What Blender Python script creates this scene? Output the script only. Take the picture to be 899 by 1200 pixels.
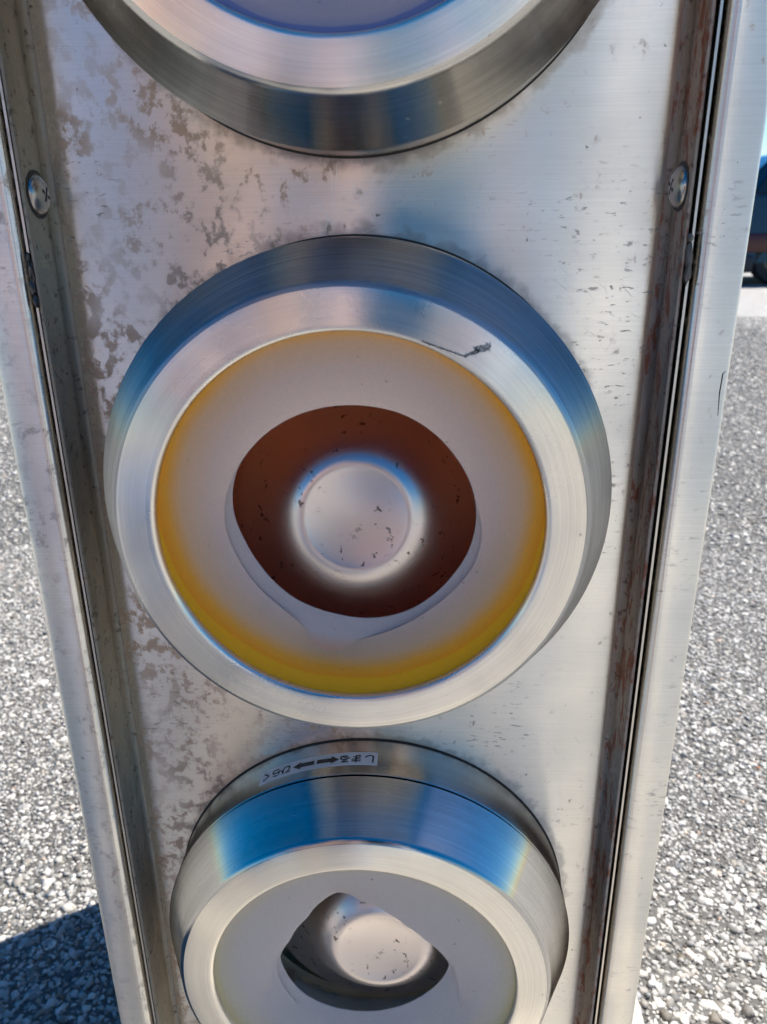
import bpy, bmesh, math, random
import numpy as np
from mathutils import Vector, Matrix, Euler

random.seed(7)
rng = np.random.default_rng(11)
scene = bpy.context.scene
for o in list(bpy.data.objects):
    bpy.data.objects.remove(o)
COL = scene.collection
R = math.radians

# ------------------------------------------------------------------ camera
CAM_X, CAM_Z = 0.0235, 0.70
cam_d = bpy.data.cameras.new("camera")
cam = bpy.data.objects.new("camera", cam_d)
COL.objects.link(cam)
cam_d.sensor_fit = 'HORIZONTAL'
cam_d.sensor_width = 36.0
cam_d.lens = 36.0 * 896.53 / 899.0
cam_d.clip_start = 0.005
cam_d.clip_end = 6000
T, ROLL, YAW = 0.35974, -0.01141, -0.04768
fwd = Vector((math.sin(YAW) * math.cos(T), math.cos(YAW) * math.cos(T), -math.sin(T)))
right0 = Vector((math.cos(YAW), -math.sin(YAW), 0))
up0 = right0.cross(fwd)
rt = right0 * math.cos(ROLL) + up0 * math.sin(ROLL)
up = -right0 * math.sin(ROLL) + up0 * math.cos(ROLL)
M = Matrix((rt, up, -fwd)).transposed().to_4x4()
M.translation = Vector((CAM_X, 0, CAM_Z))
cam.matrix_world = M
cam_d.dof.use_dof = True
cam_d.dof.focus_distance = 0.33
cam_d.dof.aperture_fstop = 24.0
scene.camera = cam

# ------------------------------------------------------------------ light
SUN_EL, SUN_AZ = R(54), R(58)          # azimuth clockwise from +Y
scene.view_settings.view_transform = 'Standard'
scene.view_settings.look = 'None'
scene.view_settings.exposure = 1.78
scene.view_settings.gamma = 1.0
world = bpy.data.worlds.new("World")
scene.world = world
world.use_nodes = True
wn = world.node_tree
wn.nodes.clear()
sky = wn.nodes.new('ShaderNodeTexSky')
sky.sky_type = 'NISHITA'
sky.sun_disc = False
sky.sun_elevation = SUN_EL
sky.sun_rotation = SUN_AZ
sky.ozone_density = 4.0
sky.air_density = 1.0
sky.dust_density = 0.6
bg = wn.nodes.new('ShaderNodeBackground')
bg.inputs['Strength'].default_value = 0.050
wo = wn.nodes.new('ShaderNodeOutputWorld')
hs = wn.nodes.new('ShaderNodeHueSaturation')
hs.inputs['Saturation'].default_value = 1.48
wn.links.new(sky.outputs[0], hs.inputs['Color'])
wn.links.new(hs.outputs[0], bg.inputs[0])
wn.links.new(bg.outputs[0], wo.inputs[0])
sun_d = bpy.data.lights.new("sun", 'SUN')
sun_d.energy = 3.6
sun_d.angle = R(0.53)
sun_d.color = (1.0, 0.94, 0.84)
sun = bpy.data.objects.new("sun", sun_d)
COL.objects.link(sun)
sdir = Vector((math.sin(SUN_AZ) * math.cos(SUN_EL), math.cos(SUN_AZ) * math.cos(SUN_EL), math.sin(SUN_EL)))
sun.rotation_euler = sdir.to_track_quat('Z', 'Y').to_euler()
scene.cycles.use_denoising = True
scene.cycles.denoising_input_passes = 'RGB_ALBEDO'
scene.cycles.max_bounces = 14
scene.cycles.glossy_bounces = 10
scene.cycles.diffuse_bounces = 5
scene.cycles.transmission_bounces = 8
scene.cycles.sample_clamp_indirect = 6.0

# ------------------------------------------------------------------ node helper
class NT:
    def __init__(self, name):
        self.m = bpy.data.materials.new(name)
        self.m.use_nodes = True
        self.t = self.m.node_tree
        self.t.nodes.clear()
        self.out = self.n('ShaderNodeOutputMaterial')
        self.tc = self.n('ShaderNodeTexCoord')
    def n(self, typ, **kw):
        x = self.t.nodes.new(typ)
        for k, v in kw.items():
            setattr(x, k, v)
        return x
    def put(self, sock, v):
        if v is None:
            return
        if isinstance(v, bpy.types.NodeSocket):
            self.t.links.new(v, sock)
        elif isinstance(v, (tuple, list)) and len(v) == 3 and sock.type == 'RGBA':
            sock.default_value = (*v, 1)
        else:
            sock.default_value = v
    def math(self, op, a, b=None, c=None, clamp=False):
        x = self.n('ShaderNodeMath', operation=op, use_clamp=clamp)
        self.put(x.inputs[0], a); self.put(x.inputs[1], b); self.put(x.inputs[2], c)
        return x.outputs[0]
    def vmath(self, op, a, b=None):
        x = self.n('ShaderNodeVectorMath', operation=op)
        self.put(x.inputs[0], a); self.put(x.inputs[1], b)
        return x.outputs['Value'] if op in ('LENGTH', 'DOT_PRODUCT') else x.outputs[0]
    def mapr(self, v, a, b, c=0.0, d=1.0, smooth=True):
        x = self.n('ShaderNodeMapRange', interpolation_type='SMOOTHSTEP' if smooth else 'LINEAR')
        self.put(x.inputs[0], v)
        for i, q in enumerate((a, b, c, d)):
            self.put(x.inputs[i + 1], q)
        return x.outputs[0]
    def noise(self, vec, scale=(1, 1, 1), detail=3, rough=0.55, s=1.0, offs=(0, 0, 0), dist=0.0):
        mp = self.n('ShaderNodeMapping')
        self.put(mp.inputs[0], vec)
        mp.inputs['Scale'].default_value = scale
        mp.inputs['Location'].default_value = offs
        x = self.n('ShaderNodeTexNoise')
        self.put(x.inputs['Vector'], mp.outputs[0])
        x.inputs['Scale'].default_value = s
        x.inputs['Detail'].default_value = detail
        x.inputs['Roughness'].default_value = rough
        x.inputs['Distortion'].default_value = dist
        return x.outputs['Fac']
    def mix(self, f, a, b):
        x = self.n('ShaderNodeMix', data_type='RGBA')
        self.put(x.inputs[0], f); self.put(x.inputs[6], a); self.put(x.inputs[7], b)
        return x.outputs[2]
    def ramp(self, f, stops):
        x = self.n('ShaderNodeValToRGB')
        self.put(x.inputs[0], f)
        e = x.color_ramp.elements
        while len(e) > 1:
            e.remove(e[-1])
        e[0].position, e[0].color = stops[0][0], (*stops[0][1], 1)
        for p, c in stops[1:]:
            q = e.new(p); q.color = (*c, 1)
        return x.outputs[0]
    def bump(self, h, strength=0.2, dist=0.001):
        x = self.n('ShaderNodeBump')
        x.inputs['Strength'].default_value = strength
        x.inputs['Distance'].default_value = dist
        self.put(x.inputs['Height'], h)
        return x.outputs[0]
    def bsdf(self, color, rough=0.5, metal=0.0, aniso=0.0, tangent=None, normal=None, spec=0.5, coat=0.0):
        b = self.n('ShaderNodeBsdfPrincipled')
        self.put(b.inputs['Base Color'], color)
        self.put(b.inputs['Roughness'], rough)
        self.put(b.inputs['Metallic'], metal)
        self.put(b.inputs['Anisotropic'], aniso)
        self.put(b.inputs['Tangent'], tangent)
        self.put(b.inputs['Normal'], normal)
        self.put(b.inputs['Specular IOR Level'], spec)
        self.put(b.inputs['Coat Weight'], coat)
        return b.outputs[0]
    def metal(self, color, rough, aniso, tangent, normal, met=1.0):
        g = self.n('ShaderNodeBsdfAnisotropic', distribution='BECKMANN')
        self.put(g.inputs['Color'], color)
        self.put(g.inputs['Roughness'], rough)
        self.put(g.inputs['Anisotropy'], -aniso)
        self.put(g.inputs['Tangent'], tangent)
        self.put(g.inputs['Normal'], normal)
        if met == 1.0:
            return g.outputs[0]
        mx = self.n('ShaderNodeMixShader')
        self.put(mx.inputs[0], met)
        self.put(mx.inputs[1], self.bsdf(color, 0.5, 0.0, normal=normal, spec=0.4))
        self.put(mx.inputs[2], g.outputs[0])
        return mx.outputs[0]
    def done(self, s):
        self.t.links.new(s, self.out.inputs[0])
        return self.m

def plain(name, col, rough=0.5, metal=0.0, **kw):
    t = NT(name)
    ob = t.tc.outputs['Object']
    v = t.noise(ob, s=60, detail=4)
    c = t.mix(t.mapr(v, 0.3, 0.75), [x * 0.86 for x in col], [min(1, x * 1.1) for x in col])
    return t.done(t.bsdf(c, rough, metal, normal=t.bump(t.noise(ob, s=400), 0.05), **kw))

STEEL = (0.82, 0.77, 0.675)

def brushed_sheet(name, stains=1.0, base=STEEL, rough=0.305, grime=0.0, aniso=1.0, rust=0.0, scratches=False, shift=0.0, left=0.13):
    """flat stainless sheet brushed along X: relief (and blur) runs up and down"""
    t = NT(name)
    P = t.n('ShaderNodeNewGeometry').outputs['Position']
    sep = t.n('ShaderNodeSeparateXYZ'); t.put(sep.inputs[0], P)
    X, Z = sep.outputs[0], sep.outputs[2]
    line = t.noise(P, (30, 30, 2300), 3, 0.7, offs=(shift, 0, 0))
    line2 = t.noise(P, (45, 45, 620), 3, 0.7, offs=(shift + 4, 0, 0))
    cloud = t.noise(P, (1, 1, 1), 4, 0.55, s=14)
    # blotchy oxide film, heavier on the left side
    side = t.mapr(X, -0.125, 0.05, left - 0.03, -0.045, smooth=False)
    n1 = t.noise(P, (1, 1, 0.85), 9, 0.70, s=165, offs=(shift, 3.1, 0), dist=0.1)
    m1 = t.mapr(t.math('ADD', n1, side), 0.555, 0.64)
    big = t.mapr(t.noise(P, (1, 1, 1), 2, 0.5, s=26, offs=(7, shift, 2)), 0.36, 0.60)
    m1 = t.math('MULTIPLY', m1, t.math('ADD', t.math('MULTIPLY', big, 0.75), 0.25))
    # short dark dashes lying along the grain
    n2 = t.noise(P, (150, 150, 560), 5, 0.65, offs=(shift, 0, 9))
    patch = t.mapr(t.noise(P, (1, 1, 1), 2, 0.5, s=24, offs=(2, 5, shift)), 0.48, 0.70)
    m2 = t.math('MULTIPLY', t.mapr(n2, 0.60, 0.63), patch)
    n3 = t.noise(P, (1, 1, 1), 4, 0.6, s=230, offs=(shift, 1, 4))
    m3 = t.mapr(n3, 0.70, 0.74)
    c = t.mix(t.mapr(line, 0.25, 0.75), [x * 0.94 for x in base], [min(1, x * 1.05) for x in base])
    c = t.mix(t.mapr(cloud, 0.35, 0.7, 0, 0.35), c, (base[0] * .86, base[1] * .83, base[2] * .78))
    c = t.mix(t.math('MULTIPLY', m1, 0.72 * stains), c, (0.40, 0.245, 0.125))
    c = t.mix(t.math('MULTIPLY', m2, 0.68 * stains), c, (0.17, 0.14, 0.115))
    c = t.mix(t.math('MULTIPLY', m3, 0.75 * stains), c, (0.14, 0.10, 0.075))
    if grime:
        g = t.noise(P, (1, 1, 0.5), 6, 0.65, s=40, offs=(shift, 8, 0))
        g2 = t.noise(P, (1, 1, 1), 5, 0.7, s=260, offs=(shift, 8, 0))
        c = t.mix(t.mapr(g, 0.30, 0.75, grime * 0.55, grime), c, (0.20, 0.165, 0.125))
        c = t.mix(t.math('MULTIPLY', t.mapr(g2, 0.56, 0.66), grime * 0.9), c, (0.055, 0.04, 0.03))
        if rust:
            g3 = t.noise(P, (1, 1, 0.35), 6, 0.75, s=170, offs=(shift, 2, 3))
            c = t.mix(t.math('MULTIPLY', t.mapr(g3, 0.50, 0.60), rust), c, (0.20, 0.060, 0.030))
    rr = t.math('ADD', rough, t.math('MULTIPLY', m1, 0.14))
    rr = t.math('ADD', rr, t.mapr(cloud, 0.3, 0.7, -0.03, 0.05), clamp=True)
    if grime:
        rr = t.math('ADD', rr, 0.12)
    h = t.math('ADD', line, t.math('MULTIPLY', line2, 0.6))
    h = t.math('SUBTRACT', h, t.math('MULTIPLY', m1, 0.35))
    if scratches:
        # brown dirt collected against the rings
        for cx, cz in ((-0.0012, 0.8224), (-0.0012, 0.5969), (-0.0004, 0.3678)):
            rel = t.n('ShaderNodeCombineXYZ'); t.put(rel.inputs[0], t.math('SUBTRACT', X, cx)); t.put(rel.inputs[2], t.math('SUBTRACT', Z, cz))
            rd = t.vmath('LENGTH', rel.outputs[0])
            dirt = t.mapr(t.math('ADD', rd, t.mapr(t.noise(P, s=130, detail=5), 0.25, 0.75, -0.0045, 0.0015)), 0.0980, 0.1030, 0.42, 0.0)
            c = t.mix(dirt, c, (0.20, 0.165, 0.125))
            rr = t.math('ADD', rr, t.math('MULTIPLY', dirt, 0.15), clamp=True)
    tan = t.n('ShaderNodeCombineXYZ'); tan.inputs[2].default_value = 1.0
    met = t.math('SUBTRACT', 1.0, t.math('MULTIPLY', t.math('MAXIMUM', t.math('MULTIPLY', m1, 0.5), t.math('MULTIPLY', m2, 0.7)), stains))
    if grime:
        met = t.math('MULTIPLY', met, 1 - 0.6 * grime)
    return t.done(t.metal(c, rr, aniso * 0.765, tan.outputs[0], t.bump(h, 0.035, 0.0005), met))

def turned_steel(name, base=STEEL, rough=0.30, aniso=0.85, fine=2600, specks=0.4, bump=0.05, lines=1.0, marks=(), soft=False):
    """stainless turned on a lathe about the local Y axis: fine rings, blur across them"""
    t = NT(name)
    ob = t.tc.outputs['Object']
    sep = t.n('ShaderNodeSeparateXYZ'); t.put(sep.inputs[0], ob)
    flat = t.n('ShaderNodeCombineXYZ')
    t.put(flat.inputs[0], sep.outputs[0]); t.put(flat.inputs[2], sep.outputs[2])
    rad = t.vmath('LENGTH', flat.outputs[0])
    circ = t.vmath('NORMALIZE', t.vmath('CROSS_PRODUCT', (0, 1, 0), flat.outputs[0]))
    N = t.n('ShaderNodeNewGeometry').outputs['Normal']
    tan = t.vmath('NORMALIZE', t.vmath('CROSS_PRODUCT', N, circ))
    prof = t.n('ShaderNodeCombineXYZ')
    t.put(prof.inputs[0], t.math('ADD', rad, t.math('MULTIPLY', sep.outputs[1], 0.83)))
    nx = t.vmath('NORMALIZE', flat.outputs[0])
    ns = t.n('ShaderNodeSeparateXYZ'); t.put(ns.inputs[0], nx)
    t.put(prof.inputs[1], ns.outputs[0]); t.put(prof.inputs[2], ns.outputs[2])
    line = t.noise(prof.outputs[0], (fine, 1.6, 1.6), 3, 0.7)
    line = t.math('ADD', t.math('MULTIPLY', line, 0.55), t.math('MULTIPLY', t.noise(prof.outputs[0], (820, 0.9, 0.9), 4, 0.7, offs=(3, 0, 0)), 0.45))
    cloud = t.noise(ob, s=22, detail=4)
    c = t.mix(t.mapr(line, 0.3, 0.7), [x * (1 - 0.12 * lines) for x in base], [min(1, x * (1 + 0.07 * lines)) for x in base])
    c = t.mix(t.mapr(cloud, 0.4, 0.72, 0, 0.3), c, (base[0] * .82, base[1] * .79, base[2] * .74))
    th = 0.70 - 0.045 * specks
    sp = t.mapr(t.noise(ob, s=260, detail=5, rough=0.62), th, th + 0.03)
    sp = t.math('MULTIPLY', sp, t.mapr(t.noise(ob, s=40, detail=2, offs=(5, 3, 1)), 0.42, 0.58))
    c = t.mix(t.math('MULTIPLY', sp, min(specks, 0.9)), c, (0.12, 0.085, 0.06))
    for (ax, az), (bx, bz), wd in marks:      # black scuffs
        d = Vector((bx - ax, 0, bz - az)); L2 = d.length_squared
        rel = t.vmath('SUBTRACT', flat.outputs[0], (ax, 0, az))
        u = t.math('DIVIDE', t.vmath('DOT_PRODUCT', rel, tuple(d)), L2, clamp=True)
        sc = t.n('ShaderNodeVectorMath', operation='SCALE'); sc.inputs[0].default_value = d; t.put(sc.inputs['Scale'], u)
        dd = t.vmath('LENGTH', t.vmath('SUBTRACT', rel, sc.outputs[0]))
        jag = t.mapr(t.noise(ob, s=700, detail=2), 0.3, 0.7, 0.6, 1.4)
        mk = t.mapr(t.math('MULTIPLY', dd, jag), wd * 0.4, wd, 1.0, 0.0)
        c = t.mix(t.math('MULTIPLY', mk, t.mapr(t.noise(ob, s=1500, detail=3), 0.35, 0.6, 0.35, 0.85)), c, (0.03, 0.028, 0.027))
        sp = t.math('MAXIMUM', sp, mk)
    rr = t.math('ADD', rough, t.mapr(cloud, 0.3, 0.7, -0.03, 0.06))
    rr = t.math('ADD', rr, t.math('MULTIPLY', sp, 0.2), clamp=True)
    if soft:
        return t.done(t.bsdf(c, rr, 1.0))
    return t.done(t.metal(c, rr, aniso * 0.68, tan, t.bump(line, bump, 0.0005)))

def membrane_mat(name, stops, trans, off=0.0, rough=0.42, tf=0.5):
    t = NT(name)
    ob = t.tc.outputs['Object']
    sep = t.n('ShaderNodeSeparateXYZ'); t.put(sep.inputs[0], ob)
    v = t.n('ShaderNodeCombineXYZ')
    t.put(v.inputs[0], sep.outputs[0])
    t.put(v.inputs[2], t.math('SUBTRACT', sep.outputs[2], off))
    rad = t.math('DIVIDE', t.vmath('LENGTH', v.outputs[0]), 0.0703)
    wob = t.mapr(t.noise(ob, s=30, detail=3), 0.2, 0.8, -0.012, 0.012)
    col = t.ramp(t.math('ADD', rad, wob), stops)
    grain = t.noise(ob, s=900, detail=2)
    col = t.mix(t.mapr(grain, 0.3, 0.7, 0, 0.06), col, (0.25, 0.23, 0.22))
    dust = t.mapr(t.noise(ob, s=330, detail=3, offs=(3, 3, 3)), 0.71, 0.75)
    col = t.mix(t.math('MULTIPLY', dust, 0.5), col, (0.12, 0.10, 0.09))
    nb = t.bump(grain, 0.04, 0.0004)
    a = t.bsdf(col, rough, 0.0, normal=nb, spec=0.3)
    tr = t.n('ShaderNodeBsdfTranslucent')
    t.put(tr.inputs[0], trans if trans else col)
    mx = t.n('ShaderNodeMixShader')
    mx.inputs[0].default_value = tf
    t.put(mx.inputs[1], a); t.put(mx.inputs[2], tr.outputs[0])
    return t.done(mx.outputs[0])

# ------------------------------------------------------------------ mesh helpers
def tag(o, label=None, cat=None, group=None, kind=None):
    for k, v in (('label', label), ('category', cat), ('group', group), ('kind', kind)):
        if v:
            o[k] = v
    return o

def link(name, me, mat=None, parent=None, loc=(0, 0, 0), sharp=30):
    o = bpy.data.objects.new(name, me)
    COL.objects.link(o)
    for m in (mat if isinstance(mat, (list, tuple)) else [mat]):
        if m:
            me.materials.append(m)
    if sharp is not None and len(me.polygons):
        me.polygons.foreach_set('use_smooth', [True] * len(me.polygons))
        me.set_sharp_from_angle(angle=R(sharp))
    w = Vector(loc)
    if parent:
        o.parent = parent
        p, acc = parent, Vector((0, 0, 0))
        while p:
            acc += p.location; p = p.parent
        w = w - acc
    o.location = w
    return o

def empty(name, loc, parent=None):
    o = bpy.data.objects.new(name, None)
    COL.objects.link(o)
    o.empty_display_size = 0.05
    o.location = loc
    return o

def mesh(verts, faces, name='mesh'):
    me = bpy.data.meshes.new(name)
    me.from_pydata([tuple(v) for v in verts], [], faces)
    me.update()
    return me

def fix(me):
    bm = bmesh.new(); bm.from_mesh(me)
    bmesh.ops.remove_doubles(bm, verts=bm.verts, dist=1e-6)
    bmesh.ops.recalc_face_normals(bm, faces=bm.faces)
    bm.to_mesh(me); bm.free(); me.update()
    return me

def arc(cx, cy, r, a0, a1, n=6):
    return [(cx + r * math.cos(R(a0 + (a1 - a0) * i / n)), cy + r * math.sin(R(a0 + (a1 - a0) * i / n))) for i in range(n + 1)]

def lathe(prof, n=160, closed=False):
    """prof: (radius, y) pairs turned about the local Y axis"""
    vs, fs = [], []
    for r, y in prof:
        for k in range(n):
            a = 2 * math.pi * k / n
            vs.append((r * math.cos(a), y, r * math.sin(a)))
    L = len(prof)
    for i in range(L if closed else L - 1):
        j = (i + 1) % L
        for k in range(n):
            k2 = (k + 1) % n
            fs.append((i * n + k, j * n + k, j * n + k2, i * n + k2))
    return fix(mesh(vs, fs))

def extrude(prof, z0, z1, closed=True, cuts=1):
    """prof: (x, y) outline carried up from z0 to z1"""
    n = len(prof); vs = []; fs = []
    for c in range(cuts + 1):
        z = z0 + (z1 - z0) * c / cuts
        vs += [(x, y, z) for x, y in prof]
    for c in range(cuts):
        for i in range(n if closed else n - 1):
            j = (i + 1) % n
            fs.append((c * n + i, c * n + j, (c + 1) * n + j, (c + 1) * n + i))
    if closed:
        fs.append(tuple(range(n - 1, -1, -1)))
        fs.append(tuple(cuts * n + i for i in range(n)))
    return fix(mesh(vs, fs))

def box(x0, x1, y0, y1, z0, z1, bev=0.0, seg=2):
    bm = bmesh.new()
    bmesh.ops.create_cube(bm, size=1)
    for v in bm.verts:
        v.co = Vector(((x0 + x1) / 2 + v.co.x * (x1 - x0), (y0 + y1) / 2 + v.co.y * (y1 - y0), (z0 + z1) / 2 + v.co.z * (z1 - z0)))
    if bev:
        bmesh.ops.bevel(bm, geom=bm.edges[:], offset=bev, segments=seg, affect='EDGES', profile=0.5)
    me = bpy.data.meshes.new('box'); bm.to_mesh(me); bm.free()
    return me

def join(*mes):
    bm = bmesh.new()
    for m in mes:
        bm.from_mesh(m)
    me = bpy.data.meshes.new('joined'); bm.to_mesh(me); bm.free()
    return me

# ------------------------------------------------------------------ ground
def ground_mat():
    t = NT('asphalt_material')
    P = t.n('ShaderNodeNewGeometry').outputs['Position']
    vo = t.n('ShaderNodeTexVoronoi'); vo.inputs['Scale'].default_value = 150
    t.put(vo.inputs['Vector'], P)
    sep = t.n('ShaderNodeSeparateColor'); t.put(sep.inputs[0], vo.outputs['Color'])
    big = t.noise(P, s=1.3, detail=5)
    c = t.ramp(sep.outputs[0], [(0, (0.15, 0.145, 0.14)), (0.45, (0.27, 0.265, 0.26)), (0.8, (0.40, 0.395, 0.385)), (1, (0.55, 0.54, 0.52))])
    edge = t.mapr(vo.outputs['Distance'], 0.0045, 0.0065)
    edge = t.mapr(vo.outputs['Distance'], 0.35, 0.62)
    c = t.mix(t.math('MULTIPLY', edge, 0.5), c, (0.11, 0.108, 0.105))
    c = t.mix(t.mapr(big, 0.35, 0.7, 0, 0.25), c, (0.22, 0.215, 0.205))
    dist = t.vmath('LENGTH', P)
    sepP = t.n('ShaderNodeSeparateXYZ'); t.put(sepP.inputs[0], P)
    ahead = t.mapr(sepP.outputs[1], 0.30, 0.42)
    edge_x = t.math('SUBTRACT', t.math('ABSOLUTE', sepP.outputs[0]), t.math('MULTIPLY_ADD', sepP.outputs[1], 0.62, 0.15))
    fan = t.math('MULTIPLY', t.mapr(edge_x, -0.06, 0.02, 1.0, 0.0), t.mapr(sepP.outputs[1], 5.4, 6.2, 0.85, 0.0))
    c = t.mix(t.math('MULTIPLY', ahead, fan), c, (0.05, 0.048, 0.045))   # bare binder between the modelled stones
    h = t.math('SUBTRACT', 1.0, vo.outputs['Distance'])
    return t.done(t.bsdf(c, 0.8, normal=t.bump(h, 0.7, 0.004), spec=0.3))

S = 2500
gx = [-S, -60, -8, 8, 60, S]
vs = [(x, y, 0) for y in gx for x in gx]
fs = [(j * 6 + i, j * 6 + i + 1, (j + 1) * 6 + i + 1, (j + 1) * 6 + i) for j in range(5) for i in range(5)]
tag(link('ground', mesh(vs, fs), ground_mat(), sharp=None),
    'pale grey open-textured asphalt paving around the stainless pillar', None, None, 'structure')

def gravel():
    """crushed aggregate standing proud of the asphalt: thousands of small angular stones in one mesh"""
    def chip(npts, jit):
        bm = bmesh.new()
        for i in range(npts):
            p = rng.normal(0, 1, 3); p /= np.abs(p).max() ** 0.6 * np.linalg.norm(p) ** 0.4
            bm.verts.new(p * rng.uniform(1 - jit, 1.0))
        g = bmesh.ops.convex_hull(bm, input=bm.verts)
        bmesh.ops.delete(bm, geom=[q for q in g['geom_interior'] if isinstance(q, bmesh.types.BMVert)], context='VERTS')
        bmesh.ops.triangulate(bm, faces=bm.faces[:])
        bm.verts.index_update()
        v = np.array([x.co[:] for x in bm.verts]); f = np.array([[q.index for q in p.verts] for p in bm.faces]); bm.free()
        return v * rng.uniform(0.7, 1.2, (1, 3)), f
    kinds = [chip(11, 0.2) for k in range(16)]
    small = [chip(6, 0.2) for k in range(10)]
    pts = []
    def area(x0, x1, y0, y1, step, rad, kd, keep=lambda x, y: True):
        rad = rad * 0.80
        nx, ny = int((x1 - x0) / step), int((y1 - y0) / step)
        X, Y = np.meshgrid(np.arange(nx), np.arange(ny))
        X = x0 + (X + 0.5 * (Y % 2)) * step; Y = y0 + Y * step
        X = (X + rng.uniform(-.42, .42, X.shape) * step).ravel(); Y = (Y + rng.uniform(-.42, .42, Y.shape) * step).ravel()
        m = keep(X, Y); X, Y = X[m], Y[m]
        pts.append((X, Y, rad, kd))
    foot = lambda x, y: ~((np.abs(x) < 0.232) & (y > 0.045) & (y < 0.835))
    fan = lambda x, y: foot(x, y) & (np.abs(x) < 0.15 + 0.62 * y)
    area(-1.2, 1.2, 0.36, 1.62, 0.0052, 0.0040, kinds, fan)
    area(-1.2, 1.2, 0.36, 1.62, 0.0120, 0.0062, kinds, fan)
    area(-2.3, 2.3, 1.62, 3.4, 0.0094, 0.0068, small, fan)
    area(-2.3, 2.3, 1.62, 3.4, 0.0190, 0.0100, small, fan)
    area(-4.0, 4.0, 3.4, 6.2, 0.0150, 0.0112, small, fan)
    allv, allf, allc = [], [], []
    off = 0
    for X, Y, rad, kd in pts:
        n = len(X)
        which = rng.integers(0, len(kd), n)
        for k, (bv, bf) in enumerate(kd):
            idx = np.where(which == k)[0]
            m = len(idx)
            if not m:
                continue
            s = rad * np.exp(rng.normal(0, 0.42, m)); s = np.minimum(s, rad * 2.1)
            q = rng.normal(0, 1, (m, 4)); q /= np.linalg.norm(q, axis=1)[:, None]
            w, x, y, z = q.T
            Rm = np.stack([np.stack([1 - 2 * (y * y + z * z), 2 * (x * y - z * w), 2 * (x * z + y * w)], -1),
                           np.stack([2 * (x * y + z * w), 1 - 2 * (x * x + z * z), 2 * (y * z - x * w)], -1),
                           np.stack([2 * (x * z - y * w), 2 * (y * z + x * w), 1 - 2 * (x * x + y * y)], -1)], 1)
            V = np.einsum('mij,vj->mvi', Rm, bv) * s[:, None, None]
            V[:, :, 2] *= 0.46
            V[:, :, 0] += X[idx][:, None]; V[:, :, 1] += Y[idx][:, None]
            V[:, :, 2] += (rad * (0.44 + rng.normal(0, 0.18, m)) - 0.42 * s)[:, None]
            F = bf[None] + (off + np.arange(m) * len(bv))[:, None, None]
            off += m * len(bv)
            g = np.clip(rng.normal(0.28 if kd is kinds else 0.33, 0.12, m), 0.05, 0.60)
            tint = rng.normal(0, 0.007, (m, 1)) * np.array([[1, 0.1, -1]]); hot = rng.random(m) < 0.006
            tint[hot] += (0.10, 0.0, -0.05)
            C = np.clip(g[:, None] * np.array([1.03, 1.0, 0.95]) + tint, 0.03, 0.9)
            allv.append(V.reshape(-1, 3)); allf.append(F.reshape(-1, 3)); allc.append(np.repeat(C, len(bv), 0))
    V = np.concatenate(allv).astype(np.float32); F = np.concatenate(allf).astype(np.int32); C = np.concatenate(allc)
    me = bpy.data.meshes.new('gravel')
    me.vertices.add(len(V)); me.vertices.foreach_set('co', V.ravel())
    me.loops.add(F.size); me.loops.foreach_set('vertex_index', F.ravel())
    me.polygons.add(len(F)); me.polygons.foreach_set('loop_start', np.arange(0, F.size, 3, dtype=np.int32))
    me.update(calc_edges=True)
    at = me.color_attributes.new('stone_colour', 'FLOAT_COLOR', 'POINT')
    at.data.foreach_set('color', np.concatenate([C, np.ones((len(C), 1))], 1).astype(np.float32).ravel())
    t = NT('crushed_stone')
    a = t.n('ShaderNodeAttribute', attribute_name='stone_colour')
    P = t.n('ShaderNodeNewGeometry').outputs['Position']
    nz = t.noise(P, s=700, detail=3)
    c = t.mix(t.mapr(nz, 0.35, 0.7, 0, 0.45), a.outputs['Color'], (0.19, 0.185, 0.175))
    me_o = link('gravel', me, t.done(t.bsdf(c, 0.75, spec=0.35, normal=t.bump(nz, 0.3, 0.001))), sharp=None)
    tag(me_o, 'crushed grey and white stones set in the sunlit asphalt', None, None, 'stuff')
    print('gravel tris', len(F))
gravel()

def concrete(name, col=(0.46, 0.43, 0.38)):
    t = NT(name)
    ob = t.n('ShaderNodeNewGeometry').outputs['Position']
    c = t.mix(t.mapr(t.noise(ob, s=25, detail=6), 0.3, 0.7), [x * 0.8 for x in col], [x * 1.12 for x in col])
    n2 = t.noise(ob, s=500, detail=4)
    c = t.mix(t.mapr(n2, 0.56, 0.66, 0, 0.5), c, (0.2, 0.19, 0.17))
    return t.done(t.bsdf(c, 0.85, normal=t.bump(n2, 0.4, 0.001), spec=0.3))

tag(link('concrete_footing', box(-0.226, 0.2262, 0.05, 0.83, -0.06, 0.04, 0.004), concrete('footing_concrete')),
    'pale sandy concrete footing slab under the stainless pillar', 'footing', None, 'thing')

# ------------------------------------------------------------------ the pillar
PANEL_Y, FRONT_Y, BACK_Y = 0.307, 0.288, 0.744
BOT, TOP = 0.041, 1.02
HALF = 0.1388
PORT_Z = (0.8224, 0.5969, 0.3678)
PORT_X = (-0.0012, -0.0012, -0.0004)
pillar = tag(empty('cup_dispenser_pillar', (0, (FRONT_Y + BACK_Y) / 2, BOT)),
             'weathered stainless steel pillar with three round iris ports on its recessed front panel', 'dispenser')

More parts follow.
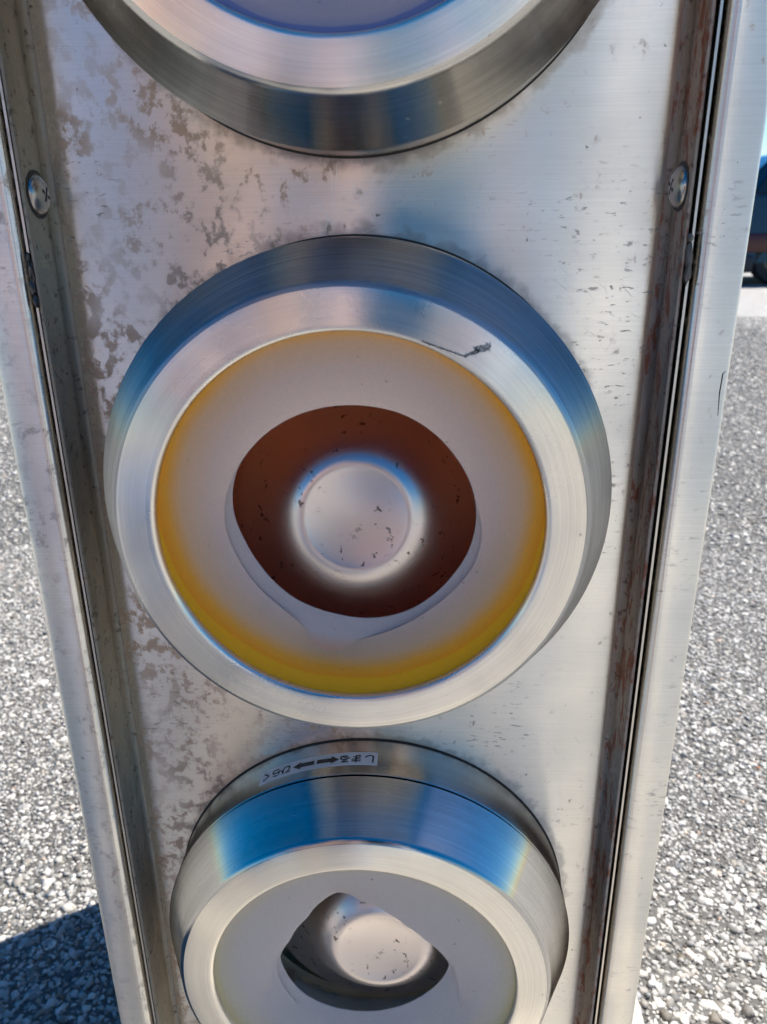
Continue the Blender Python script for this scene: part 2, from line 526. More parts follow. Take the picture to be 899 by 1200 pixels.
m_panel = brushed_sheet('panel_steel', 1.0, scratches=True)
m_frame = brushed_sheet('frame_steel', 0.8, rough=0.30, shift=3.7, left=0.06)
m_flange_l = brushed_sheet('olive_grimed_steel', 0.5, base=(0.42, 0.40, 0.31), grime=0.75, rough=0.36, shift=9.1)
m_flange_r = brushed_sheet('rusty_grimed_steel', 0.5, base=(0.44, 0.36, 0.31), grime=0.85, rust=0.95, rough=0.36, shift=5.3)
m_side = brushed_sheet('cabinet_steel', 0.4, rough=0.42, shift=8.2)
m_edge = brushed_sheet('sheet_edge_steel', 0.3, base=(0.60, 0.56, 0.50), rough=0.45, shift=1.2, aniso=0.2)
m_dark = plain('gap_black', (0.012, 0.012, 0.013), 0.7)
m_ring = turned_steel('turned_ring_steel', base=(0.52, 0.50, 0.465), rough=0.18, aniso=1.0, lines=1.9, bump=0.08)
m_ring_grooved = turned_steel('coarse_turned_ring_steel', base=(0.40, 0.405, 0.405), rough=0.36, aniso=1.0, lines=3.2, bump=0.16)
m_face = turned_steel('ring_face_steel', rough=0.30, aniso=1.0)
m_face_scuffed = turned_steel('scuffed_face_steel', rough=0.28, aniso=1.0, marks=(((0.026, 0.0672), (0.040, 0.0622), 0.00045), ((0.040, 0.0623), (0.0440, 0.0640), 0.0008), ((0.0438, 0.0642), (0.0470, 0.0651), 0.0017)))
m_collar = turned_steel('collar_steel', base=(0.52, 0.485, 0.45), rough=0.22, aniso=1.0)
m_plunge = turned_steel('pressed_steel', base=(0.68, 0.61, 0.57), rough=0.33, fine=900, specks=1.9, lines=0.0, soft=True)
m_screw = turned_steel('screw_steel', base=(0.38, 0.36, 0.335), rough=0.24, specks=0.9, lines=0.0, soft=True)
m_seal = plain('old_sealant', (0.10, 0.09, 0.075), 0.55)
m_line_black = plain('line_black', (0.016, 0.015, 0.014), 0.6)

# front panel with three round cut-outs
def panel_mesh():
    x0, x1 = -0.1133, 0.1126
    zs = [BOT + 0.02, (PORT_Z[2] + PORT_Z[1]) / 2, (PORT_Z[1] + PORT_Z[0]) / 2, TOP - 0.02]
    zb = [PORT_Z[2] - 0.1145, zs[1], zs[2], PORT_Z[0] + 0.1145]
    vs, fs = [], []
    def quad(a, b, c, d):
        i = len(vs); vs.extend([(a, PANEL_Y, c), (b, PANEL_Y, c), (b, PANEL_Y, d), (a, PANEL_Y, d)]); fs.append((i, i + 1, i + 2, i + 3))
    quad(x0, x1, zs[0], zb[0]); quad(x0, x1, zb[3], zs[3])
    for k, (cx, cz) in enumerate(zip(PORT_X, PORT_Z)):
        za, zc = [(zb[2], zb[3]), (zb[1], zb[2]), (zb[0], zb[1])][k]
        angs = sorted(set([2 * math.pi * i / 120 for i in range(120)] + [math.atan2(z - cz, x - cx) % (2 * math.pi) for x in (x0, x1) for z in (za, zc)]))
        i0 = len(vs); n = len(angs)
        for a in angs:
            c, s = math.cos(a), math.sin(a)
            tt = min([(q - cx) / c for q in (x0, x1) if abs(c) > 1e-9 and (q - cx) / c > 0] + [(q - cz) / s for q in (za, zc) if abs(s) > 1e-9 and (q - cz) / s > 0])
            vs.append((cx + 0.085 * c, PANEL_Y, cz + 0.085 * s)); vs.append((cx + tt * c, PANEL_Y, cz + tt * s))
        for i in range(n):
            j = (i + 1) % n
            fs.append((i0 + 2 * i, i0 + 2 * i + 1, i0 + 2 * j + 1, i0 + 2 * j))
    return mesh(vs, fs)
front = link('front_panel', panel_mesh(), m_panel, pillar)
def scratches():
    """fine bright hand scratches: hair-thin raised burrs on the panel"""
    q = random.Random(5)
    vs, fs = [], []
    def stroke(x, z, an, L, curl, w):
        n = 7; i0 = len(vs)
        for i in range(n + 1):
            ww = w * (0.25 + math.sin(math.pi * i / n)) * 0.8
            nx, nz = -math.sin(an), math.cos(an)
            vs.extend([(x + nx * ww, PANEL_Y - 0.00002, z + nz * ww), (x, PANEL_Y - 0.00006, z), (x - nx * ww, PANEL_Y - 0.00002, z - nz * ww)])
            x += math.cos(an) * L / n; z += math.sin(an) * L / n; an += curl / n + q.gauss(0, 0.10)
        for i in range(n):
            a = i0 + 3 * i
            fs.extend([(a, a + 3, a + 4, a + 1), (a + 1, a + 4, a + 5, a + 2)])
    for k in range(46):
        stroke(q.gauss(0.000, 0.009), q.gauss(0.7055, 0.0055), q.uniform(-0.7, 2.3), q.uniform(0.003, 0.013), q.uniform(-1.2, 1.2), q.uniform(0.00004, 0.00011))
    for k in range(22):
        stroke(q.gauss(0.080, 0.012), q.gauss(0.675, 0.013), q.uniform(-1.1, -0.5), q.uniform(0.003, 0.009), q.uniform(-0.5, 0.5), q.uniform(0.00004, 0.0001))
    for k in range(26):
        stroke(q.uniform(-0.10, 0.10), q.uniform(0.44, 0.78), q.uniform(-0.5, 0.5), q.uniform(0.002, 0.007), q.uniform(-0.4, 0.4), q.uniform(0.00003, 0.00008))
    for k in range(12):
        stroke(q.gauss(0.085, 0.008), q.gauss(0.45, 0.02), q.uniform(-1.3, -0.9), q.uniform(0.004, 0.012), q.uniform(-0.3, 0.3), q.uniform(0.00004, 0.00008))
    o = link('scratches', mesh(vs, fs), plain('scratched_steel', (0.85, 0.83, 0.80), 0.5, 0.6), front, (0, 0, 0), sharp=None)
    tag(o, None, None, None, 'stuff')
scratches()
def dark_scratch(parent):
    vs, fs = [], []
    pts = [(0.1369, 0.6478), (0.1360, 0.6470), (0.1358, 0.6396), (0.1364, 0.6310)]
    for i, (x, z) in enumerate(pts):
        w = 0.00022 if 0 < i < 3 else 0.0001
        vs.extend([(x - w, FRONT_Y - 0.00003, z), (x, FRONT_Y - 0.00008, z + 0.0001), (x + w, FRONT_Y - 0.00003, z)])
        if i:
            a = 3 * (i - 1); fs.extend([(a, a + 3, a + 4, a + 1), (a + 1, a + 4, a + 5, a + 2)])
    link('scratch', mesh(vs, fs), m_dark, parent, (0, 0, 0), sharp=None)

Z0, Z1 = BOT + 0.02, TOP - 0.02
def mirror(p, s):
    return [(s * x, y) for x, y in p]
# the panel's turned-forward edges, one each side, with the bare sheet edge to the front
for s, xi, mt in ((-1, 0.1163, m_flange_l), (1, 0.1156, m_flange_r)):
    p = [(xi - 0.003, PANEL_Y)] + arc(xi - 0.003, PANEL_Y - 0.003, 0.003, 90, 0, 6)[1:] + [(xi, FRONT_Y + 0.0006), (xi + 0.0005, FRONT_Y)]
    p2 = [(xi + 0.0012, FRONT_Y), (xi + 0.0017, FRONT_Y + 0.0005), (xi + 0.0017, PANEL_Y + 0.002), (xi - 0.003, PANEL_Y + 0.002)]
    fl = link('panel_flange', extrude(mirror(p + p2, s), Z0, Z1), mt, pillar, sharp=40)
    fl['label'] = 'olive grimed turned edge of the panel' if s < 0 else 'rust-brown turned edge of the panel'
    # inner lip of the frame, seen as a thin bright line in the black gap
    link('frame_lip', extrude(mirror([(0.1190, FRONT_Y + 0.0015), (0.1199, FRONT_Y + 0.0015), (0.1199, 0.315), (0.1190, 0.315)], s), Z0, Z1), m_edge, pillar)
    link('gap_shade_strip', extrude(mirror([(xi + 0.0018, 0.297), (0.1189, 0.297), (0.1189, 0.312), (xi + 0.0018, 0.312)], s), Z0, Z1), m_dark, pillar)  # black strip gives the open gap its dark shade
    p = ([(0.1212, 0.312), (0.1212, FRONT_Y + 0.0042)] + arc(0.1254, FRONT_Y + 0.0042, 0.0042, 180, 270, 8)[1:]
         + arc(HALF - 0.0022, FRONT_Y + 0.0022, 0.0022, 270, 360, 6) + [(HALF, 0.332), (HALF - 0.0015, 0.332), (HALF - 0.0015, 0.3125)])
    stile = link('frame_stile', extrude(mirror(p, s), BOT, TOP), m_frame, pillar, sharp=40)
    if s > 0:
        dark_scratch(stile)
link('frame_rail', box(-0.1210, 0.1210, FRONT_Y + 0.001, 0.331, TOP - 0.0195, TOP - 0.001, 0.002), m_frame, pillar)
link('frame_rail', box(-0.1210, 0.1210, FRONT_Y + 0.001, 0.331, BOT, BOT + 0.0195, 0.002), m_frame, pillar)
link('side_panel', box(-HALF + 0.0004, -HALF + 0.0022, 0.3325, BACK_Y, BOT, TOP - 0.002), m_side, pillar)
link('side_panel', box(HALF - 0.0022, HALF - 0.0004, 0.3325, BACK_Y, BOT, TOP - 0.002), m_side, pillar)
link('back_panel', box(-HALF + 0.0025, HALF - 0.0025, BACK_Y - 0.002, BACK_Y - 0.0004, BOT, TOP - 0.002), m_side, pillar)
link('top_panel', box(-HALF + 0.0005, HALF - 0.0005, 0.3325, BACK_Y - 0.0005, TOP - 0.0018, TOP + 0.0002), m_side, pillar)
# inner plate that closes the cabinet behind the ports
link('inner_plate', box(-0.1385 + 0.003, 0.1385 - 0.003, 0.40, 0.402, BOT + 0.003, TOP - 0.003), m_dark, pillar)

# ------------------------------------------------------------------ ports
MID_B = [(5.5, .0466), (17.8, .0459), (33.3, .0447), (49.8, .044), (64.7, .0434), (78.2, .0426), (92.3, .0423), (108.1, .0427), (124.2, .0436), (141.6, .0449), (156.6, .0463), (168.9, .0461), (179.6, .0453), (194.9, .0432), (210.4, .0423), (225.8, .0424), (236.2, .0427), (246.8, .0426), (260.4, .0428), (271.8, .0438), (285.8, .0449), (298.8, .0455), (311.7, .0455), (327.5, .0457), (342.4, .0466), (356.5, .0468)]
MID_A = [(7.3, .0468), (19.4, .0463), (34.6, .0454), (50.7, .045), (65.1, .0445), (78.1, .0437), (91.7, .0434), (107., .0436), (122.7, .0443), (139.8, .0451), (156.3, .0464), (172., .0478), (185.2, .0482), (199.4, .0471), (215.4, .0469), (229.6, .0469), (240.5, .0480), (251.3, .0520), (261., .0531), (270.3, .0515), (281.6, .0497), (293.8, .0486), (307.7, .0478), (322.3, .0484), (338., .0498), (350., .0495), (358.5, .0484)]
BOT_B = [(6.3, 0.036), (22.8, 0.0304), (46.4, 0.0279), (66.7, 0.0296), (82.6, 0.0329), (91.8, 0.0345), (100.7, 0.0399), (107.5, 0.0424), (121.3, 0.0395), (140.4, 0.0362), (166.8, 0.0375), (183.2, 0.0423), (195.4, 0.0419), (210.1, 0.0418), (222.8, 0.0416), (237.0, 0.0406), (254.3, 0.0393), (271.0, 0.0384), (286.8, 0.0378), (302.5, 0.0376), (322.2, 0.0381), (340.2, 0.0397), (354.3, 0.0408)]
BOT_B2 = [(12., .0364), (28.7, .0319), (50.8, .0305), (68.8, .0327), (82.9, .0362), (91.3, .0378), (99.5, .043), (105.8, .0454), (118.4, .0422), (135.8, .0378), (161.2, .038), (181.4, .0432), (194.5, .0446), (207.2, .0454), (220.8, .0462), (234., .0471), (248.8, .0484), (265.6, .0492), (283.3, .0487), (299.7, .0482), (318.6, .0467), (334.8, .046), (348.6, .0439), (359.4, .0414)]
BOT_A = [(4.6, .0414), (17.5, .0372), (34., .0337), (54.5, .0333), (70.5, .0359), (83.2, .0395), (90.8, .0411), (98.4, .0462), (104.3, .0484), (115.8, .0449), (131.7, .0396), (158.6, .0392), (189.1, .0464), (204., .0524), (215.3, .056), (224.4, .0576), (235.1, .0600), (253.3, .0611), (269.7, .0597), (293.1, .0579), (312.3, .0556), (329.6, .0521), (346.3, .0459)]

def outline(tab, n=240, sig=1.6):
    a = np.array(tab); ang = np.concatenate([a[:, 0] - 360, a[:, 0], a[:, 0] + 360]); rr = np.tile(a[:, 1], 3)
    g = np.arange(n) * 360 / n
    v = np.interp(g, ang, rr)
    k = np.exp(-0.5 * (np.arange(-12, 13) * 360 / n / (sig * 1.5)) ** 2); k /= k.sum()
    return np.convolve(np.concatenate([v[-12:], v, v[:12]]), k, 'valid')

def membrane(tab, y0, y1, R0=0.0703, steps=14, thick=0.0005, bow=0.0015):
    r1 = outline(tab); n = len(r1)
    vs, fs = [], []
    rows = [(i / steps, 0.0) for i in range(steps + 1)] + [(i / steps, thick) for i in range(steps, -1, -1)]
    for u, th in rows:
        y = y0 + (y1 - y0) * (u ** 0.85) - bow * math.sin(math.pi * u) + th
        for k in range(n):
            a = 2 * math.pi * k / n
            r = R0 + (r1[k] - R0) * u
            vs.append((r * math.cos(a), y, r * math.sin(a)))
    for i in range(len(rows) - 1):
        for k in range(n):
            k2 = (k + 1) % n
            fs.append((i * n + k, (i + 1) * n + k, (i + 1) * n + k2, i * n + k2))
    return fix(mesh(vs, fs))

GREY = (0.93, 0.80, 0.725)
mem_y = membrane_mat('yellow_film', tf=0.50, stops= [(0.55, GREY), (0.74, (0.84, 0.69, 0.60)), (0.875, (0.84, 0.61, 0.38)), (0.945, (0.94, 0.53, 0.06)), (0.99, (0.97, 0.47, 0.012)), (1.02, (0.97, 0.50, 0.01)), (1.08, (0.97, 0.58, 0.01))], trans=None, off=0.0058)
mem_y2 = membrane_mat('yellow_film_inner', [(0.5, (0.77, 0.70, 0.67)), (0.75, (0.77, 0.69, 0.65)), (0.9, (0.85, 0.36, 0.05))], None, 0.003)
mem_w = membrane_mat('clear_film', tf=0.60, stops= [(0.5, (0.84, 0.79, 0.77)), (0.84, (0.84, 0.79, 0.75)), (0.96, (0.86, 0.80, 0.66)), (1.05, (0.86, 0.78, 0.50))], trans=None, off=0.004)
mem_b = membrane_mat('blue_film', tf=0.35, stops=[(0.5, (0.62, 0.54, 0.53)), (0.95, (0.56, 0.47, 0.49)), (1.0, (0.44, 0.39, 0.48)), (1.05, (0.24, 0.27, 0.48))], trans=None, off=0.002)
lin_y = plain('orange_liner', (0.95, 0.24, 0.04), 0.35)
lin_w = plain('grey_liner', (0.84, 0.79, 0.66), 0.45)
lin_b = plain('blue_liner', (0.30, 0.30, 0.50), 0.4)

def port(k, label):
    cx, cz = PORT_X[k], PORT_Z[k]
    loc = (cx, 0, cz)
    # the turning ring, tapered side, rounded front edge, slightly dished front face, rolled inner lip
    taper = [(0.0930, 0.2990), (0.0930, 0.2816), (0.0984, 0.2812), (0.0991, 0.2804)]
    prof = taper + [(0.0991 + (0.0872 - 0.0991) * u, 0.2804 + (0.2580 - 0.2804) * u) for u in (0.25, 0.5, 0.75, 1.0)]
    prof += [(0.0868, 0.2570), (0.0863, 0.2561), (0.0855, 0.2553), (0.0845, 0.2548)]
    ring = link('port_ring', lathe(prof, 192), m_ring_grooved if k == 1 else m_ring, pillar, loc, sharp=35)
    ring['label'] = label
    face = [(0.0845, 0.2548), (0.0832, 0.2545), (0.0790, 0.2542), (0.0745, 0.2539), (0.0725, 0.2537), (0.0715, 0.2538), (0.0708, 0.2543), (0.0704, 0.2552), (0.0703, 0.2600)]
    link('ring_face', lathe(face, 192), m_face_scuffed if k == 1 else m_face, ring, loc, sharp=60)
    link('collar', lathe([(0.0950, 0.2823), (0.0986, 0.2823), (0.0991, 0.2829), (0.0991, PANEL_Y + 0.003), (0.0940, PANEL_Y + 0.003)], 192), m_collar, ring, loc, sharp=40)
    link('collar_line', lathe([(0.0988, PANEL_Y - 0.0007), (0.0996, PANEL_Y - 0.0007), (0.0998, PANEL_Y - 0.0003), (0.0998, PANEL_Y + 0.002)], 160), m_line_black, ring, loc)  # thin black ring drawn as the dark line round the collar
    lin = (lin_b, lin_y, lin_w)[k]
    link('port_liner', lathe([(0.0704, 0.2600), (0.0720, 0.2610), (0.0720, 0.3350), (0.0715, 0.3360), (0.001, 0.3360)], 128), lin, ring, loc, sharp=50)
    if k == 2:
        layers = [('iris_film', BOT_A, 0.2570, 0.2655, mem_w), ('iris_film', BOT_B2, 0.2585, 0.2682, mem_w), ('iris_film', BOT_B, 0.2600, 0.2708, mem_w)]
    else:
        f, b = (mem_y, mem_y2) if k == 1 else (mem_b, mem_b)
        layers = [('iris_film', MID_A, 0.2570, 0.2660, f), ('iris_film', MID_B, 0.2590, 0.2700, b)]
    for nm, tab, y0, y1, mt in layers:
        link(nm, membrane(tab, y0, y1), mt, ring, loc, sharp=50)
    # spring-loaded pressed plate standing in the port
    dx = 0.0065 if k == 2 else 0.0012
    dz = 0.0030 if k == 2 else -0.0022
    pl = [(0.0, 0.27480), (0.004, 0.27470), (0.008, 0.27438), (0.012, 0.27385), (0.0155, 0.27320), (0.0180, 0.27262), (0.0194, 0.27222)]
    rr_ = np.linspace(0.0200, 0.0570, 26)
    sl = np.interp(rr_, [0.0200, 0.0210, 0.0222, 0.0240, 0.0262, 0.029, 0.033, 0.037, 0.041, 0.046, 0.051, 0.057], [-0.18, 0.10, 0.30, 0.52, 0.70, 0.85, 0.95, 0.97, 0.88, 0.70, 0.44, 0.20])
    yy_ = 0.2720 + np.concatenate([[0], np.cumsum((sl[1:] + sl[:-1]) / 2 * np.diff(rr_))])
    pl += [(float(r), float(y)) for r, y in zip(rr_, yy_)] + [(0.0574, float(yy_[-1]) + 0.001), (0.0574, 0.3040)]
    pp = [(r, y - 0.2725) for r, y in pl]
    plate = link('pressure_plate', lathe(pp[:0:-1] + [(0.0001, 0.0023)], 144), m_plunge, ring, (cx + dx, 0.2725, cz + dz), sharp=50)
    plate.rotation_euler = (R((-6, -9, -3)[k]), 0, 0)
    link('plate_seat', lathe([(0.0580, 0.2980), (0.0655, 0.2984), (0.0662, 0.2990), (0.0662, 0.3090), (0.0582, 0.3095)], 128), m_collar if k != 2 else plain('olive_seat_paint', (0.66, 0.58, 0.38), 0.45), ring, loc, sharp=40)
    return ring

ring_top = port(0, 'topmost ring with blue tinted film')
ring_mid = port(1, 'middle ring with orange and yellow tinted film')
ring_bot = port(2, 'lowest ring with clear grey film and a paper sticker')

# small bent tab at the plate seat of the lowest port
tab_me = join(box(-0.0022, 0.0022, -0.0006, 0.0, -0.0030, 0.0026, 0.0002), box(-0.0022, 0.0022, 0.0, 0.0070, 0.0018, 0.0026, 0.0002))
link('retaining_tab', tab_me, m_edge, ring_bot, (PORT_X[2] - 0.0430, 0.2955, PORT_Z[2] - 0.0475))

# sticker on the collar of the lowest port: words and two arrows, read from the other side
def sticker():
    rad = 0.0991
    cx, cz = PORT_X[2], PORT_Z[2]
    a0, a1 = -30.2, 3.4
    ya, yb = 0.2880, 0.2970
    def wrap(u, v, lift):           # u along the strip in degrees from the top, v = y
        a = R(u); r = rad + lift
        return (r * math.sin(a), v, r * math.cos(a))
    vs, fs = [], []
    n = 40
    for lift in (0.00002, 0.00016):
        for i in range(n + 1):
            u = a0 + (a1 - a0) * i / n
            vs += [wrap(u, ya, lift), wrap(u, yb, lift)]
    k = 2 * (n + 1)
    for i in range(n):
        fs.append((k + 2 * i, k + 2 * i + 2, k + 2 * i + 3, k + 2 * i + 1))
        fs.append((2 * i, 2 * i + 1, k + 2 * i + 1, k + 2 * i)); 
        fs.append((2 * i, k + 2 * i, k + 2 * i + 2, 2 * i + 2))
        fs.append((2 * i + 1, 2 * i + 3, k + 2 * i + 3, k + 2 * i + 1))
    nf = len(fs)
    # arrows
    ym = (ya + yb) / 2 - 0.0001
    def poly(pts):
        i = len(vs); vs.extend([wrap(u, v, 0.00024) for u, v in pts]); fs.append(tuple(range(i, i + len(pts))))
    for mid, tip, sg in ((-13.15, -6.9, 1), (-13.9, -20.1, -1)):
        m = 6; neck = tip - sg * 2.3
        for i in range(m):
            u0, u1 = mid + (neck - mid) * i / m, mid + (neck - mid) * (i + 1) / m
            poly([(u0, ym - 0.0014), (u1, ym - 0.0014), (u1, ym + 0.0014), (u0, ym + 0.0014)])
        poly([(neck, ym - 0.0027), (tip, ym), (neck, ym + 0.0027)])
    # letters
    for ch, u in (('\u3057', 1.2), ('\u307e', -2.4), ('\u308b', -5.4), ('\u3072', -22.3), ('\u3089', -25.2), ('\u304f', -28.3)):
        cu = bpy.data.curves.new('letters', 'FONT'); cu.body = ch; cu.size = 0.0060; cu.align_x = 'CENTER'; cu.align_y = 'CENTER'; cu.offset = 0.00016
        ob = bpy.data.objects.new('letters', cu); COL.objects.link(ob)
        me = ob.evaluated_get(bpy.context.evaluated_depsgraph_get()).to_mesh()
        co = np.array([v.co[:] for v in me.vertices]); pf = [tuple(p.vertices) for p in me.polygons]
        if len(co):
            ctr = (co.max(0) + co.min(0)) / 2; co = co - ctr
            i0 = len(vs)
            for x, y, z in co:       # upside down as seen from the front
                vs.append(wrap(u - math.degrees(x / rad), ym - y, 0.00024))
            fs.extend([tuple(i0 + q for q in f) for f in pf])
        ob.evaluated_get(bpy.context.evaluated_depsgraph_get()).to_mesh_clear()
        bpy.data.objects.remove(ob); bpy.data.curves.remove(cu)
    me = mesh(vs, fs)
    o = link('sticker', me, [plain('sticker_paper', (0.62, 0.61, 0.62), 0.5), plain('sticker_ink', (0.012, 0.012, 0.014), 0.5)], ring_bot, (cx, 0, cz), sharp=None)
    for i, p in enumerate(me.polygons):
        p.material_index = 0 if i < nf else 1
    o['label'] = 'pale paper sticker with black Japanese words and arrows'
sticker()

# ------------------------------------------------------------------ screws and sealant
def screw_mesh():
    """pan head turned about local Y, no recess cut"""
    prof = [(0.0001, -0.0034), (0.0022, -0.00335), (0.0042, -0.0029), (0.0058, -0.0021), (0.0068, -0.0012), (0.0071, -0.0004), (0.0071, 0.0002)]
    bm = bmesh.new(); bm.from_mesh(lathe(prof, 48))
    me = bpy.data.meshes.new('screw'); bm.to_mesh(me); bm.free()
    return me
def screw(x, z, face):
    o = link('screw', screw_mesh(), m_screw, pillar, (x, 0.2972, z), sharp=40)
    o.rotation_euler = (0, R(28), R(90 if face > 0 else -90))   # head looks along +X or -X
    slot = join(box(-0.0027, 0.0027, -0.00338, -0.0024, -0.00055, 0.00055), box(-0.00055, 0.00055, -0.00340, -0.0024, -0.0027, 0.0027))
    q = link('shade_cross', slot, m_dark, None, (0, 0, 0), sharp=None); q.parent = o; q.location = (0, 0, 0)  # black cross stands in for the shade of a recess
    wsh = link('washer', lathe([(0.0070, -0.0003), (0.0083, -0.0002), (0.0083, 0.0004)], 40), m_line_black, None, (0, 0, 0)); wsh.parent = o; wsh.location = (0, 0, 0)
screw(-0.1162, 0.7115, 1)
screw(0.1155, 0.7113, -1)

def lump(pts, rads, name='sealant_lump'):
    bm = bmesh.new()
    for (x, y, z), r in zip(pts, rads):
        g = bmesh.ops.create_icosphere(bm, subdivisions=2, radius=1)
        for v in g['verts']:
            n = 1 + 0.25 * math.sin(v.co.x * 5 + z * 900) * math.cos(v.co.z * 4 + x * 700)
            v.co = Vector((x + v.co.x * r[0] * n, y + v.co.y * r[1] * n, z + v.co.z * r[2] * n))
    me = bpy.data.meshes.new(name); bm.to_mesh(me); bm.free()
    return me
link('sealant_lump', lump([(-0.1185, 0.2885, 0.685), (-0.119, 0.2885, 0.6795), (-0.1185, 0.288, 0.6745), (-0.1192, 0.2885, 0.690)], [(0.0011, 0.0018, 0.0040), (0.0013, 0.0018, 0.0030), (0.0010, 0.002, 0.0026), (.0008, .001, .0018)]), plain('black_sealant', (0.022, 0.022, 0.024), 0.25), pillar)['label'] = 'black torn sealant in the left gap'
link('sealant_lump', lump([(0.1184, 0.2885, 0.6885), (0.1186, 0.288, 0.683), (0.1180, 0.2885, 0.6945)], [(0.0014, 0.0016, 0.0050), (0.0012, 0.0016, 0.0040), (.0012, .0015, .0016)]), m_seal, pillar)['label'] = 'grey-brown torn sealant in the right gap'

# ------------------------------------------------------------------ parked car far behind on the right
def car(X0, Y0, label, paint, rot=0.0, size=1.0):
    root = tag(empty('parked_car', (X0 + 2.1, Y0 + 0.85, 0)), label, 'car')
    pm = plain('car_paint', paint, 0.25, coat=0.6)
    gl = plain('car_glass', (0.015, 0.020, 0.024), 0.06)
    bk = plain('tyre_rubber', (0.015, 0.015, 0.016), 0.8)
    rd = plain('tail_lamp_red', (0.06, 0.005, 0.005), 0.3)
    al = plain('wheel_alloy', (0.12, 0.12, 0.12), 0.4, 0.6)
    prof = [(0.06, 0.22), (0.0, 0.40), (0.02, 0.62), (0.10, 0.86), (0.22, 0.95), (0.9, 0.98), (2.9, 0.96), (3.85, 0.80), (4.12, 0.62), (4.18, 0.38), (4.12, 0.20)]
    def shell(pr, w0, w1, inset):
        vs, fs = [], []
        n = len(pr)
        zs = [z for _, z in pr]; zmin, zmax = min(zs), max(zs)
        for s in (0, 1):
            for x, z in pr:
                ins = inset * ((z - zmin) / (zmax - zmin)) ** 2
                vs.append((X0 + x, Y0 + (w0 + ins if s == 0 else w1 - ins), z))
        for i in range(n):
            j = (i + 1) % n
            fs.append((i, j, n + j, n + i))
        fs.append(tuple(range(n))); fs.append(tuple(range(2 * n - 1, n - 1, -1)))
        bm = bmesh.new(); bm.from_mesh(fix(mesh(vs, fs)))
        bmesh.ops.bevel(bm, geom=bm.edges[:], offset=0.03, segments=2, affect='EDGES')
        me = bpy.data.meshes.new('shell'); bm.to_mesh(me); bm.free(); return me
    link('body', shell(prof, 0, 1.7, 0.08), pm, root)
    link('cabin', shell([(0.16, 0.93), (0.62, 1.36), (0.95, 1.45), (2.0, 1.45), (2.35, 1.38), (3.05, 0.94)], 0.09, 1.61, 0.14), pm, root)
    for x0, x1, a, b in ((0.45, 1.25, 0.70, 1.20), (1.33, 2.70, 1.36, 2.22)):
        link('side_window', fix(mesh([(X0 + x0, Y0 + 0.078, 0.985), (X0 + x1, Y0 + 0.078, 0.985), (X0 + b, Y0 + 0.165, 1.36), (X0 + a, Y0 + 0.165, 1.36),
                                     (X0 + x0, Y0 + 0.13, 0.985), (X0 + x1, Y0 + 0.13, 0.985), (X0 + b, Y0 + 0.2, 1.36), (X0 + a, Y0 + 0.2, 1.36)],
                                    [(0, 1, 2, 3), (7, 6, 5, 4), (0, 4, 5, 1), (1, 5, 6, 2), (2, 6, 7, 3), (3, 7, 4, 0)])), gl, root)
    for x in (0.80, 3.35):
        for y in (0.10, 1.60):
            w = link('wheel', lathe([(0.20, -0.09), (0.29, -0.10), (0.31, -0.06), (0.31, 0.06), (0.29, 0.10), (0.20, 0.09)], 40, closed=True), bk, root, (X0 + x, Y0 + y, 0.31))
            link('rim', lathe([(0.02, -0.06), (0.10, -0.07), (0.18, -0.05), (0.205, -0.088), (0.205, 0.088), (0.18, 0.05), (0.02, 0.05)], 40, closed=True), al, w, (X0 + x, Y0 + y, 0.31))
    for y in (0.02, 1.36):
        link('tail_lamp', box(X0 - 0.03, X0 + 0.66, Y0 + y - 0.035, Y0 + y + 0.30, 0.36, 0.56, 0.02), rd, root)
    link('rear_bumper', box(X0 - 0.06, X0 + 0.5, Y0 - 0.02, Y0 + 1.72, 0.14, 0.33, 0.03), plain('bumper_black', (0.012, 0.013, 0.02), 0.5), root)
    root.rotation_euler = (0, 0, rot)
    root.scale = (size, size, size)
car(3.30, 9.25, 'dark navy parked car at the far right edge beyond the paving', (0.004, 0.009, 0.024))
# unseen cars guessed behind the camera, added to streak the brushed steel with colour
car(-5.2, -15.5, 'red parked car added behind the camera for a pink streak in the steel', (0.45, 0.05, 0.05), R(90))
car(1.30, -13.8, 'tall white parked car added behind the camera for a bright streak in the steel', (0.80, 0.80, 0.80), R(90), 1.4)
car(-0.95, -13.2, 'blue parked car added behind the camera for a blue streak in the steel', (0.10, 0.24, 0.55), R(90))

# ------------------------------------------------------------------ the person taking the picture, met again in the steel
def skinned(chains, mat, name, parent, sub=2):
    """chains: lists of (x, y, z, radius); equal points are one vertex; grown with Skin + Subdivision and frozen"""
    idx, vs, rad, es = {}, [], [], []
    for ch in chains:
        prev = None
        for x, y, z, r in ch:
            k = (round(x, 4), round(y, 4), round(z, 4))
            if k not in idx:
                idx[k] = len(vs); vs.append((x, y, z)); rad.append(r)
            if prev is not None and prev != idx[k]:
                es.append((prev, idx[k]))
            prev = idx[k]
    me = bpy.data.meshes.new(name); me.from_pydata(vs, es, [])
    ob = bpy.data.objects.new(name, me); COL.objects.link(ob)
    md = ob.modifiers.new('skin', 'SKIN'); md.use_smooth_shade = True
    sv = me.skin_vertices[0].data
    for i, r in enumerate(rad):
        sv[i].radius = (r, r); sv[i].use_root = (i == 0)
    ob.modifiers.new('sub', 'SUBSURF').levels = sub
    out = bpy.data.meshes.new_from_object(ob.evaluated_get(bpy.context.evaluated_depsgraph_get()))
    bpy.data.objects.remove(ob)
    return link(name, out, mat, parent, (0, 0, 0), sharp=180)

